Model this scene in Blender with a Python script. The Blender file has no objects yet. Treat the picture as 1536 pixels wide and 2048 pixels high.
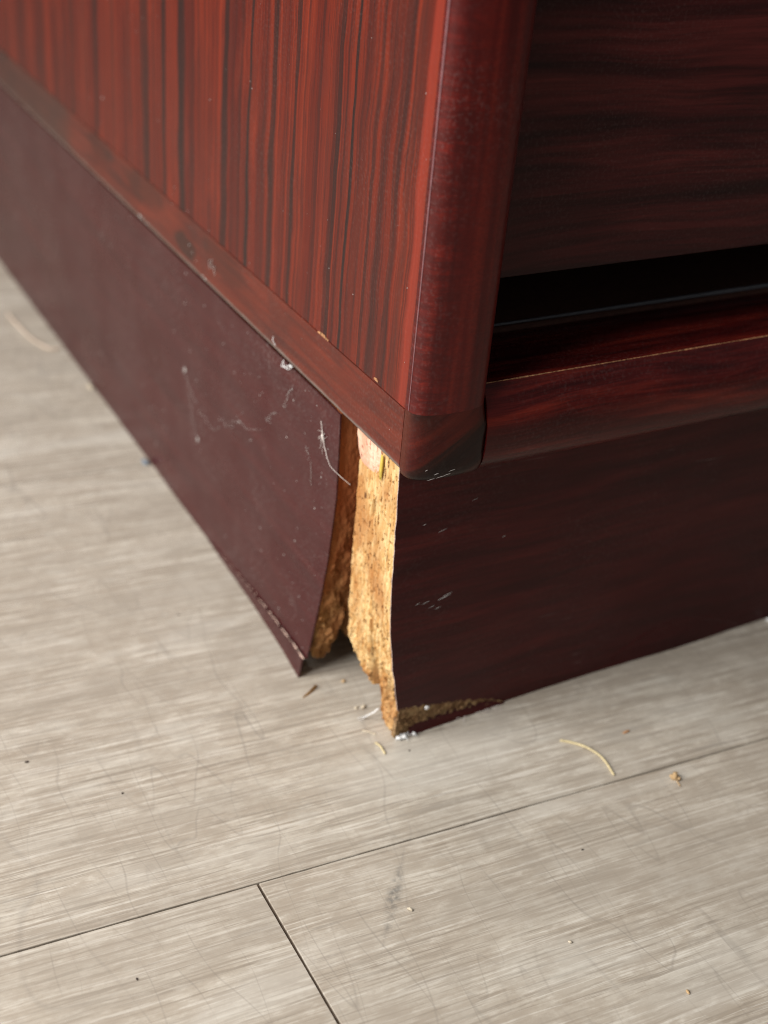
import bpy, math, random
import numpy as np
from mathutils import Vector, Matrix, noise as mnoise

random.seed(7)
rng = np.random.default_rng(7)
S = bpy.context.scene
COL = S.collection
MM = 0.001

# ------------------------------------------------------------------ camera
def make_camera():
    yaw, pitch, roll = 0.54293963, 0.5417454, 0.09378904
    f = Vector((math.sin(yaw) * math.cos(pitch), math.cos(yaw) * math.cos(pitch), -math.sin(pitch)))
    r = f.cross(Vector((0, 0, 1))).normalized()
    u = r.cross(f)
    r2 = r * math.cos(roll) + u * math.sin(roll)
    u2 = -r * math.sin(roll) + u * math.cos(roll)
    m = Matrix((r2, u2, -f)).transposed().to_4x4()
    m.translation = Vector((-0.18431616, -0.29683912, 0.30791541))
    cd = bpy.data.cameras.new('camera')
    co = bpy.data.objects.new('camera', cd)
    COL.objects.link(co)
    co.matrix_world = m
    cd.sensor_fit = 'VERTICAL'
    cd.sensor_height = 36
    cd.lens = 47.0565
    cd.clip_start = 0.01
    cd.clip_end = 50
    cd.dof.use_dof = True
    cd.dof.focus_distance = 0.395
    cd.dof.aperture_fstop = 8.5
    S.camera = co
make_camera()

# ------------------------------------------------------------------ light
W = bpy.data.worlds.new('World')
S.world = W
W.use_nodes = True
bg = W.node_tree.nodes['Background']
bg.inputs[0].default_value = (0.94, 0.97, 1.0, 1)
bg.inputs[1].default_value = 0.15

def area(name, loc, target, sx, sy, power, color):
    ld = bpy.data.lights.new(name, 'AREA')
    ld.shape = 'RECTANGLE'
    ld.size, ld.size_y = sx, sy
    ld.energy = power
    ld.color = color
    o = bpy.data.objects.new(name, ld)
    COL.objects.link(o)
    o.location = loc
    d = Vector(target) - Vector(loc)
    o.rotation_euler = d.to_track_quat('-Z', 'Y').to_euler()
    return o
# daylight from a large window to the left of the desk
area('window_light', (-0.92, 0.0, 0.76), (0, 0.05, 0.03), 0.8, 0.95, 30, (1.0, 0.97, 0.925))

S.render.engine = 'CYCLES'
S.cycles.use_denoising = True
S.cycles.denoising_prefilter = 'FAST'
S.cycles.filter_width = 1.1
S.view_settings.view_transform = 'Standard'
S.view_settings.look = 'None'
S.view_settings.exposure = 0.0
S.view_settings.gamma = 1.0
S.view_settings.use_curve_mapping = False

# ------------------------------------------------------------------ mesh helpers (millimetres in, metres out)
def link(o, parent=None):
    COL.objects.link(o)
    if parent is not None:
        o.parent = parent
    return o

def mesh_obj(name, verts, faces, mat, parent=None, smooth=None):
    me = bpy.data.meshes.new(name)
    me.from_pydata([(v[0] * MM, v[1] * MM, v[2] * MM) for v in verts], [], faces)
    me.update()
    if smooth is not None:
        for p in me.polygons:
            p.use_smooth = True
        me.set_sharp_from_angle(angle=math.radians(smooth))
    if mat is not None:
        me.materials.append(mat)
    return link(bpy.data.objects.new(name, me), parent)

def tag(o, label, cat, group=None, kind=None):
    o['label'] = label
    if cat:
        o['category'] = cat
    if group:
        o['group'] = group
    if kind:
        o['kind'] = kind
    return o

class MB:
    def __init__(self):
        self.v, self.f = [], []
    def add(self, verts, faces):
        b = len(self.v)
        self.v += [tuple(v) for v in verts]
        self.f += [tuple(i + b for i in f) for f in faces]
    def box(self, x0, x1, y0, y1, z0, z1):
        vs = [(x0, y0, z0), (x1, y0, z0), (x1, y1, z0), (x0, y1, z0), (x0, y0, z1), (x1, y0, z1), (x1, y1, z1), (x0, y1, z1)]
        self.add(vs, [(0, 3, 2, 1), (4, 5, 6, 7), (0, 1, 5, 4), (1, 2, 6, 5), (2, 3, 7, 6), (3, 0, 4, 7)])
    def grid(self, P, flip=False):
        """P: array (m, n, 3)"""
        m, n = P.shape[:2]
        fs = []
        for i in range(m - 1):
            for j in range(n - 1):
                q = (i * n + j, i * n + j + 1, (i + 1) * n + j + 1, (i + 1) * n + j)
                fs.append(q[::-1] if flip else q)
        self.add(P.reshape(-1, 3).tolist(), fs)
    def shell(self, P, Q):
        """closed sheet between the two matching grids P (outer) and Q (inner)"""
        m, n = P.shape[:2]
        b = m * n
        fs = []
        for i in range(m - 1):
            for j in range(n - 1):
                q = (i * n + j, i * n + j + 1, (i + 1) * n + j + 1, (i + 1) * n + j)
                fs.append(q)
                fs.append(tuple(k + b for k in q[::-1]))
        ring = [j for j in range(n)] + [i * n + n - 1 for i in range(1, m)] + [(m - 1) * n + j for j in range(n - 2, -1, -1)] + [i * n for i in range(m - 2, 0, -1)]
        for a, c in zip(ring, ring[1:] + ring[:1]):
            fs.append((c, a, a + b, c + b))
        self.add(P.reshape(-1, 3).tolist() + Q.reshape(-1, 3).tolist(), fs)
    def tube(self, pts, r, n=6):
        pts = [Vector(p) for p in pts]
        m = len(pts)
        vs, fs = [], []
        for i, p in enumerate(pts):
            t = (pts[min(i + 1, m - 1)] - pts[max(i - 1, 0)]).normalized()
            a = t.cross(Vector((0.31, 0.2, 0.93)))
            a = a.normalized() if a.length > 1e-4 else Vector((1, 0, 0))
            b = t.cross(a)
            rr = r[i] if isinstance(r, (list, tuple)) else r
            for k in range(n):
                an = 2 * math.pi * k / n
                vs.append(p + (a * math.cos(an) + b * math.sin(an)) * rr)
        for i in range(m - 1):
            for k in range(n):
                fs.append((i * n + k, i * n + (k + 1) % n, (i + 1) * n + (k + 1) % n, (i + 1) * n + k))
        fs.append(tuple(range(n))[::-1])
        fs.append(tuple((m - 1) * n + k for k in range(n)))
        self.add(vs, fs)
    def loft(self, rings, cap=True):
        n = len(rings[0])
        vs = [p for r in rings for p in r]
        fs = []
        for i in range(len(rings) - 1):
            for k in range(n):
                fs.append((i * n + k, i * n + (k + 1) % n, (i + 1) * n + (k + 1) % n, (i + 1) * n + k))
        if cap:
            fs.append(tuple(range(n))[::-1])
            fs.append(tuple((len(rings) - 1) * n + k for k in range(n)))
        self.add(vs, fs)
    def blob(self, c, rx, ry, rz, seed=0, rough=0.35, seg=8, rings=6, rot=0.0):
        vs, fs = [], []
        for i in range(rings + 1):
            th = math.pi * i / rings
            for k in range(seg):
                ph = 2 * math.pi * k / seg
                d = Vector((math.sin(th) * math.cos(ph), math.sin(th) * math.sin(ph), math.cos(th)))
                s = 1 + rough * mnoise.noise(d * 2.1 + Vector((seed * 3.7, seed * 1.3, 0)))
                x, y, z = d.x * rx * s, d.y * ry * s, d.z * rz * s
                vs.append((c[0] + x * math.cos(rot) - y * math.sin(rot), c[1] + x * math.sin(rot) + y * math.cos(rot), c[2] + z))
        for i in range(rings):
            for k in range(seg):
                fs.append((i * seg + k, (i + 1) * seg + k, (i + 1) * seg + (k + 1) % seg, i * seg + (k + 1) % seg))
        self.add(vs, fs)
    def build(self, name, mat, parent=None, smooth=None):
        return mesh_obj(name, self.v, self.f, mat, parent, smooth)

def fbm(x, y, z, o=4):
    return mnoise.fractal(Vector((x, y, z)), 0.8, 2.0, o)
def nz(x, y, z):
    return mnoise.noise(Vector((x, y, z)))
def ip(x, pts):
    return float(np.interp(x, [p[0] for p in pts], [p[1] for p in pts]))
def sstep(a, b, x):
    t = min(1.0, max(0.0, (x - a) / (b - a)))
    return t * t * (3 - 2 * t)

# ------------------------------------------------------------------ materials
class Mat:
    def __init__(self, name):
        self.m = bpy.data.materials.new(name)
        self.m.use_nodes = True
        self.t = self.m.node_tree
        self.b = self.t.nodes['Principled BSDF']
        self._co = None
    def node(self, typ, **kw):
        n = self.t.nodes.new(typ)
        for k, v in kw.items():
            setattr(n, k, v)
        return n
    def put(self, sock, v):
        if v is None:
            return
        if isinstance(v, bpy.types.NodeSocket):
            self.t.links.new(v, sock)
        elif isinstance(v, (tuple, list)):
            sock.default_value = tuple(v) + ((1,) if len(v) == 3 and len(sock.default_value) == 4 else ())
        else:
            sock.default_value = v
    def co(self):
        if self._co is None:
            self._co = self.node('ShaderNodeTexCoord').outputs['Object']
        return self._co
    def map(self, scale=(1, 1, 1), rot=(0, 0, 0), loc=(0, 0, 0), src=None):
        n = self.node('ShaderNodeMapping')
        self.put(n.inputs[0], src or self.co())
        n.inputs['Scale'].default_value = scale
        n.inputs['Rotation'].default_value = rot
        n.inputs['Location'].default_value = loc
        return n.outputs[0]
    def noise(self, vec, scale=1, detail=3, rough=0.5, dist=0.0, lac=2.0):
        n = self.node('ShaderNodeTexNoise')
        self.put(n.inputs['Vector'], vec)
        n.inputs['Scale'].default_value = scale
        n.inputs['Detail'].default_value = detail
        n.inputs['Roughness'].default_value = rough
        n.inputs['Distortion'].default_value = dist
        n.inputs['Lacunarity'].default_value = lac
        return n.outputs['Fac']
    def voro(self, vec, scale=1, feature='F1', out='Distance', rnd=1.0):
        n = self.node('ShaderNodeTexVoronoi', feature=feature)
        self.put(n.inputs['Vector'], vec)
        n.inputs['Scale'].default_value = scale
        n.inputs['Randomness'].default_value = rnd
        return n.outputs[out]
    def math(self, op, a, b=None, c=None, clamp=False):
        n = self.node('ShaderNodeMath', operation=op, use_clamp=clamp)
        for i, v in enumerate((a, b, c)):
            if v is not None:
                self.put(n.inputs[i], v)
        return n.outputs[0]
    def rng(self, v, a, b, c=0.0, d=1.0, smooth=False):
        n = self.node('ShaderNodeMapRange', interpolation_type='SMOOTHSTEP' if smooth else 'LINEAR')
        for i, x in enumerate((v, a, b, c, d)):
            self.put(n.inputs[i], x)
        return n.outputs[0]
    def mix(self, f, a, b, blend='MIX'):
        n = self.node('ShaderNodeMix', data_type='RGBA', blend_type=blend)
        self.put(n.inputs[0], f)
        self.put(n.inputs[6], a)
        self.put(n.inputs[7], b)
        return n.outputs[2]
    def ramp(self, v, stops, interp='LINEAR'):
        n = self.node('ShaderNodeValToRGB')
        self.put(n.inputs[0], v)
        r = n.color_ramp
        r.interpolation = interp
        while len(r.elements) < len(stops):
            r.elements.new(0.5)
        for e, (p, c) in zip(r.elements, stops):
            e.position = p
            e.color = tuple(c) + (1,)
        return n.outputs[0]
    def sep(self, v=None):
        n = self.node('ShaderNodeSeparateXYZ')
        self.put(n.inputs[0], v or self.co())
        return n.outputs
    def comb(self, x, y, z):
        n = self.node('ShaderNodeCombineXYZ')
        for i, v in enumerate((x, y, z)):
            self.put(n.inputs[i], v)
        return n.outputs[0]
    def bump(self, h, strength, dist, normal=None):
        n = self.node('ShaderNodeBump')
        n.inputs['Strength'].default_value = strength
        n.inputs['Distance'].default_value = dist
        self.put(n.inputs['Height'], h)
        if normal is not None:
            self.put(n.inputs['Normal'], normal)
        return n.outputs[0]
    def out(self, color=None, rough=None, normal=None, spec=None, coat=None, coat_rough=None, **kw):
        self.put(self.b.inputs['Base Color'], color)
        self.put(self.b.inputs['Roughness'], rough)
        self.put(self.b.inputs['Normal'], normal)
        self.put(self.b.inputs['Specular IOR Level'], spec)
        self.put(self.b.inputs['Coat Weight'], coat)
        self.put(self.b.inputs['Coat Roughness'], coat_rough)
        for k, v in kw.items():
            self.put(self.b.inputs[k], v)
        return self.m

def dust(m, amount, scale=900):
    """fine pale dust grains lying on a surface, 0..1"""
    g = m.noise(m.map((1, 1, 1)), scale, 2, 0.6)
    patch = m.noise(m.map((1, 1, 1), loc=(3, 1, 2)), 22, 3, 0.6)
    return m.math('MULTIPLY', m.math('MULTIPLY', m.rng(g, 0.5, 0.75), m.rng(patch, 0.35, 0.7)), amount)

def mat_side_veneer():
    m = Mat('rosewood_veneer')
    x, y, z = m.sep()
    # gentle figure: the stripes wander sideways along their length
    wob = m.noise(m.comb(0.0, m.math('MULTIPLY', y, 14), m.math('MULTIPLY', z, 13)), 1, 2, 0.5)
    wob2 = m.noise(m.comb(5.0, m.math('MULTIPLY', y, 60), m.math('MULTIPLY', z, 60)), 1, 2, 0.5)
    yw = m.math('ADD', y, m.math('ADD', m.math('MULTIPLY', m.math('SUBTRACT', wob, 0.5), 0.007), m.math('MULTIPLY', m.math('SUBTRACT', wob2, 0.5), 0.0022)))
    broad = m.noise(m.comb(1.0, m.math('MULTIPLY', yw, 70), m.math('MULTIPLY', z, 1.3)), 1, 3, 0.55)
    mid = m.noise(m.comb(2.0, m.math('MULTIPLY', yw, 330), m.math('MULTIPLY', z, 4)), 1, 3, 0.6)
    fine = m.noise(m.comb(3.0, m.math('MULTIPLY', yw, 1500), m.math('MULTIPLY', z, 22)), 1, 3, 0.65)
    base = m.ramp(broad, [(0.30, (0.070, 0.0078, 0.0052)), (0.45, (0.106, 0.0118, 0.0058)), (0.60, (0.160, 0.0190, 0.0075)), (0.75, (0.098, 0.0105, 0.0062))])
    base = m.mix(m.rng(mid, 0.36, 0.50, 0.55, 0.0), base, (0.042, 0.010, 0.008))
    base = m.mix(m.rng(fine, 0.32, 0.52, 0.5, 0.0), base, (0.045, 0.012, 0.010))
    mott = m.noise(m.comb(4.0, m.math('MULTIPLY', y, 55), m.math('MULTIPLY', z, 18)), 1, 4, 0.6)
    base = m.mix(m.rng(mott, 0.55, 0.75, 0.0, 0.45), base, (0.25, 0.031, 0.0105))
    base = m.mix(m.rng(mott, 0.28, 0.46, 0.5, 0.0), base, (0.07, 0.016, 0.012))
    lines = m.noise(m.comb(8.0, m.math('MULTIPLY', yw, 480), m.math('MULTIPLY', z, 2.2)), 1, 3, 0.65)
    base = m.mix(m.rng(lines, 0.575, 0.60, 0.0, 0.55), base, (0.034, 0.0085, 0.007))
    base = m.mix(m.rng(lines, 0.38, 0.42, 0.45, 0.0), base, (0.23, 0.028, 0.010))
    pore = m.noise(m.comb(7.0, m.math('MULTIPLY', yw, 950), m.math('MULTIPLY', z, 55)), 1, 2, 0.6)
    base = m.mix(m.rng(pore, 0.60, 0.68, 0.0, 0.55), base, (0.03, 0.009, 0.008))
    # the dark bands of this very board: distance from the front edge, half width (mm), depth of tone
    bands = [(11.5, 2.6, .45), (25.5, 3.4, .4), (38.5, 2.6, .35), (18.0, 3.0, .6), (31.8, 1.3, .55), (45.6, 1.0, .95), (55.2, 1.9, .75), (68, 1.0, .35), (84.5, 1.8, .8), (91, .7, .4), (101.2, 2.5, .75), (108, .6, .35),
             (120.4, 1.2, .9), (128, .8, .3), (141.2, 3.4, .75), (160, 1.0, .25), (182.5, 4.6, .85), (201.5, 2.2, .8), (213, 1.2, .4), (223.5, 5.0, .7), (243, 2, .45), (262, 3, .4), (287, 3, .6),
             (304, 2.0, .5), (322, 4, .55), (345, 3, .4), (372, 4, .4), (410, 6, .4)]
    wid = m.noise(m.comb(9.0, m.math('MULTIPLY', y, 30), m.math('MULTIPLY', z, 12)), 1, 2, 0.5)
    wv = m.rng(wid, 0.3, 0.7, 0.45, 1.5)
    tot = None
    for c, h, s in bands:
        d = m.math('ABSOLUTE', m.math('SUBTRACT', yw, c * MM))
        hh = m.math('MULTIPLY', wv, h * 0.85 * MM)
        e = m.math('MULTIPLY', m.rng(m.math('DIVIDE', d, hh), 0.75, 1.25, 1.0, 0.0, True), s)
        tot = e if tot is None else m.math('MAXIMUM', tot, e)
    streak = m.rng(fine, 0.3, 0.7, 1.15, 0.9)
    base = m.mix(m.math('MULTIPLY', tot, m.math('MULTIPLY', streak, m.rng(mott, 0.3, 0.6, 1.05, 0.88))), base, (0.019, 0.010, 0.009))
    # the orange stripe beside the rounded edge
    edge = m.rng(m.math('ABSOLUTE', m.math('SUBTRACT', yw, 4.6 * MM)), 0.0008, 0.0034, 0.72, 0.0, True)
    base = m.mix(m.math('MULTIPLY', edge, m.rng(mid, 0.3, 0.6, 0.7, 1.0)), base, (0.27, 0.032, 0.016))
    base = m.mix(1.0, base, (0.84, 0.86, 0.92), 'MULTIPLY')
    base = m.mix(dust(m, 0.06), base, (0.42, 0.36, 0.33))
    nrm = m.bump(fine, 0.08, 0.0003)
    return m.out(base, m.rng(fine, 0.3, 0.7, 0.34, 0.42), nrm, 0.22)

def mat_strip(name, along='Y', tone=1.0, rough=0.38):
    """plain stained strip, grain running along one axis"""
    m = Mat(name)
    sc = {'Y': (260, 16, 260), 'X': (16, 260, 260), 'Z': (260, 260, 16)}[along]
    a = m.noise(m.map(sc), 1, 4, 0.6, 0.6)
    sc2 = tuple(s * 4.5 for s in sc)
    b = m.noise(m.map(sc2), 1, 3, 0.6)
    bl = m.noise(m.map((1, 1, 1), loc=(2, 5, 1)), 26, 3, 0.6)
    c = m.ramp(a, [(0.3, tuple(tone * k for k in (0.056, 0.0098, 0.0070))), (0.52, tuple(tone * k for k in (0.094, 0.0150, 0.0082))), (0.72, tuple(tone * k for k in (0.128, 0.0200, 0.0098)))])
    c = m.mix(m.rng(b, 0.4, 0.6, 0.3, 0.0), c, (0.06, 0.018, 0.012))
    c = m.mix(m.rng(bl, 0.52, 0.68, 0.0, 0.45), c, (0.035, 0.013, 0.012))
    c = m.mix(dust(m, 0.12), c, (0.40, 0.36, 0.33))
    x, y, z = m.sep()
    wv = m.noise(m.map((1, 1, 1)), 95, 3, 0.6)
    def spot(cy, cz, ry, rz, k):
        d = m.math('ADD', m.math('POWER', m.math('DIVIDE', m.math('SUBTRACT', y, cy), ry), 2.0), m.math('POWER', m.math('DIVIDE', m.math('SUBTRACT', z, cz), rz), 2.0))
        return m.math('MULTIPLY', m.rng(m.math('ADD', d, m.math('MULTIPLY', m.math('SUBTRACT', wv, 0.5), 2.0)), 0.5, 1.3, 1.0, 0.0, True), k)
    # old dark stains soaked into this strip
    for sp_ in ((0.178, 0.1195, 0.012, 0.0045, .7), (0.228, 0.127, 0.026, 0.006, .45), (0.140, 0.126, 0.022, 0.006, .35), (0.285, 0.127, 0.020, 0.005, .4)):
        c = m.mix(spot(*sp_), c, (0.022, 0.013, 0.011))
    far = m.rng(m.math('ADD', y, m.math('MULTIPLY', m.math('SUBTRACT', wv, 0.5), 0.03)), 0.318, 0.342, 0.0, 0.6, True)
    c = m.mix(far, c, (0.040, 0.026, 0.022))
    # lower arris paler, with an uneven border
    low = m.rng(m.math('ADD', z, m.math('MULTIPLY', m.math('SUBTRACT', wv, 0.5), 0.0016)), 0.1126, 0.1141, 0.85, 0.0, True)
    c = m.mix(low, c, (0.20, 0.165, 0.145))
    nrm = m.bump(m.math('ADD', b, m.noise(m.map((1, 1, 1)), 1500, 2)), 0.10, 0.0003)
    return m.out(c, rough, nrm, 0.22)

def mat_edge_band():
    m = Mat('red_edge_band')
    x, y, z = m.sep()
    fig = m.noise(m.comb(m.math('MULTIPLY', x, 90), 0.0, m.math('MULTIPLY', z, 420)), 1, 3, 0.6, 0.8)
    lng = m.noise(m.comb(m.math('MULTIPLY', x, 330), 1.0, m.math('MULTIPLY', z, 9)), 1, 3, 0.55)
    fine = m.noise(m.comb(m.math('MULTIPLY', x, 700), 2.0, m.math('MULTIPLY', z, 1500)), 1, 2, 0.55)
    c = m.ramp(lng, [(0.3, (0.055, 0.005, 0.005)), (0.52, (0.11, 0.009, 0.007)), (0.72, (0.16, 0.016, 0.010))])
    mask = m.rng(x, 0.004, 0.013, 1.0, 0.25, True)
    c = m.mix(m.math('MULTIPLY', mask, m.rng(fig, 0.42, 0.66, 0.75, 0.0)), c, (0.045, 0.006, 0.006))
    c = m.mix(m.rng(fine, 0.35, 0.6, 0.35, 0.0), c, (0.04, 0.006, 0.006))
    c = m.mix(dust(m, 0.12), c, (0.40, 0.34, 0.33))
    nrm = m.bump(m.math('ADD', fine, m.noise(m.map((1, 1, 1)), 900, 2)), 0.12, 0.0003)
    return m.out(c, 0.30, nrm, 0.24)

def mat_corner_block():
    """mitred end of the base strip: dark end grain running diagonally, red stain reaching in from above"""
    m = Mat('dark_end_grain')
    x, y, z = m.sep()
    v = m.map((1, 1, 1), rot=(0, math.radians(34), 0))
    a = m.noise(m.map((22, 30, 230), src=v, loc=(0.4, 0, 0.2)), 1, 4, 0.6, 0.3)
    fine = m.noise(m.map((1, 1, 1)), 2200, 2, 0.6)
    c = m.ramp(a, [(0.40, (0.013, 0.0056, 0.005)), (0.58, (0.024, 0.0075, 0.006)), (0.74, (0.060, 0.014, 0.008))])
    # stain of the post running over the mitre: ragged, sloping down to the left
    d = m.math('ADD', m.math('SUBTRACT', z, m.math('MULTIPLY', x, 0.72)), m.math('MULTIPLY', m.math('SUBTRACT', a, 0.5), 0.006))
    dk = m.rng(d, 0.1118, 0.1142, 0.0, 1.0, True)
    up = m.mix(m.rng(a, 0.40, 0.62), (0.045, 0.0060, 0.0050), (0.092, 0.0120, 0.0075))
    up = m.mix(m.math('MULTIPLY', m.rng(x, 0.004, 0.012, 0.8, 0.0, True), m.rng(z, 0.124, 0.1315)), up, (0.020, 0.0075, 0.006))
    c = m.mix(dk, c, up)
    # side return: the strip's own brown
    c = m.mix(m.rng(y, -0.0022, 0.0006, 0.0, 0.85, True), c, (0.080, 0.018, 0.0105))
    c = m.mix(m.rng(fine, 0.3, 0.6, 0.3, 0), c, (0.014, 0.007, 0.006))
    c = m.mix(dust(m, 0.06), c, (0.35, 0.33, 0.31))
    return m.out(c, 0.32, m.bump(fine, 0.10, 0.0003), 0.18)

def mat_dark_grain(name, lo, mid, hi, sc=(9, 200, 120), rough=0.34, scr=0.0, spec=0.2):
    """dark lacquered board with horizontal grain (along X)"""
    m = Mat(name)
    w = m.noise(m.map((10, 10, 26)), 1, 2, 0.5)
    x, y, z = m.sep()
    v = m.comb(x, y, m.math('ADD', z, m.math('MULTIPLY', w, 0.011)))
    a = m.noise(m.map(sc, src=v), 1, 4, 0.6, 0.4)
    b = m.noise(m.map((sc[0] * 4, sc[1] * 6, sc[2] * 9), src=v), 1, 3, 0.6)
    c = m.ramp(a, [(0.34, lo), (0.52, mid), (0.7, hi)])
    c = m.mix(m.rng(b, 0.38, 0.62, 0.5, 0.0), c, tuple(k * 0.7 for k in lo))
    if scr:
        p = m.noise(m.map((40, 40, 900), rot=(0, math.radians(-12), 0), loc=(.3, 0, .7)), 1, 2, 0.5)
        msk = m.noise(m.map((1, 1, 1), loc=(9, 3, 1)), 60, 2, 0.5)
        c = m.mix(m.math('MULTIPLY', m.rng(p, 0.70, 0.76), m.math('MULTIPLY', m.rng(msk, 0.56, 0.66), scr)), c, (0.35, 0.29, 0.28))
    c = m.mix(dust(m, 0.08), c, (0.36, 0.30, 0.29))
    nrm = m.bump(m.math('ADD', b, m.noise(m.map((1, 1, 1)), 1100, 2)), 0.13, 0.0003)
    return m.out(c, rough, nrm, spec)

def mat_left_foil():
    m = Mat('maroon_foil_dusty')
    a = m.noise(m.map((200, 8, 130)), 1, 4, 0.6)
    b = m.noise(m.map((900, 60, 1300)), 1, 3, 0.6)
    cl = m.noise(m.map((1, 1, 1), loc=(1, 7, 2)), 17, 4, 0.62)
    c = m.ramp(a, [(0.33, (0.039, 0.0048, 0.0058)), (0.55, (0.049, 0.0058, 0.0068)), (0.72, (0.060, 0.0078, 0.0082))])
    c = m.mix(m.rng(b, 0.38, 0.62, 0.25, 0.0), c, (0.045, 0.016, 0.018))
    # a dull film of household dust, thin and cloudy
    c = m.mix(m.rng(cl, 0.40, 0.75, 0.0, 0.035), c, (0.30, 0.265, 0.25))
    c = m.mix(dust(m, 0.16, 1100), c, (0.46, 0.42, 0.40))
    # fibres and smears wiped across it
    v = m.map((1, 1, 1), rot=(math.radians(35), 0, 0))
    fb = m.noise(m.map((30, 30, 30), src=v), 1, 3, 0.55, 1.5)
    line = m.rng(m.math('ABSOLUTE', m.math('SUBTRACT', fb, 0.5)), 0.0, 0.006, 1.0, 0.0)
    msk = m.noise(m.map((1, 1, 1), loc=(4, 4, 8)), 38, 2, 0.5)
    c = m.mix(m.math('MULTIPLY', line, m.rng(msk, 0.55, 0.7, 0.0, 0.18)), c, (0.45, 0.40, 0.38))
    nrm = m.bump(m.math('ADD', m.noise(m.map((1, 1, 1)), 700, 3, 0.6), m.math('MULTIPLY', b, 0.5)), 0.14, 0.0003)
    nrm = m.bump(m.noise(m.map((1, 1, 1)), 45, 2), 0.05, 0.002, nrm)
    return m.out(c, m.rng(cl, 0.3, 0.7, 0.24, 0.34), nrm, 0.19)

def mat_board(name, cols, pit, stretch=(1, 1, 0.2), chip=900, rough=0.9, bump=0.45, stain=None):
    """raw particle board: pressed chips lying flat, pits between them"""
    m = Mat(name)
    v = m.map(stretch)
    chips = m.voro(v, chip, 'F1', 'Color')
    hue = m.node('ShaderNodeSeparateColor')
    m.put(hue.inputs[0], chips)
    gaps = m.voro(v, chip, 'DISTANCE_TO_EDGE')
    n1 = m.noise(v, 900, 4, 0.65)
    n2 = m.noise(m.map((1, 1, 0.5), loc=(2, 2, 2)), 130, 3, 0.6)
    t = m.math('ADD', m.math('MULTIPLY', hue.outputs[0], 0.22), m.math('ADD', m.math('MULTIPLY', n1, 0.4), m.math('MULTIPLY', n2, 0.4)))
    warm = m.noise(m.map((1, 1, 0.6), loc=(6, 3, 1)), 75, 3, 0.55)
    c = m.ramp(t, [(0.28, cols[0]), (0.42, cols[1]), (0.62, cols[2])])
    c = m.mix(m.rng(warm, 0.46, 0.66, 0.0, 0.75), c, cols[0])
    p = m.rng(m.noise(m.map((1, 1, 0.35), loc=(8, 1, 4)), 700, 3, 0.65), 0.60, 0.69)
    c = m.mix(p, c, pit)
    c = m.mix(m.rng(gaps, 0.0, 0.05, 0.12, 0.0), c, pit)
    if stain:
        # brown wood stain that ran down from the upper edge, ragged lower border
        zz = m.sep()[2]
        edge = m.math('ADD', zz, m.math('MULTIPLY', m.math('SUBTRACT', n2, 0.5), 0.09))
        c = m.mix(m.rng(edge, stain[0][0] - 0.022, stain[0][1] + 0.012, 0.0, 0.85), c, stain[1])
    h = m.math('SUBTRACT', m.math('ADD', n1, m.math('MULTIPLY', hue.outputs[1], 0.6)), p)
    return m.out(c, rough, m.bump(h, bump, 0.0006), 0.25)

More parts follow.
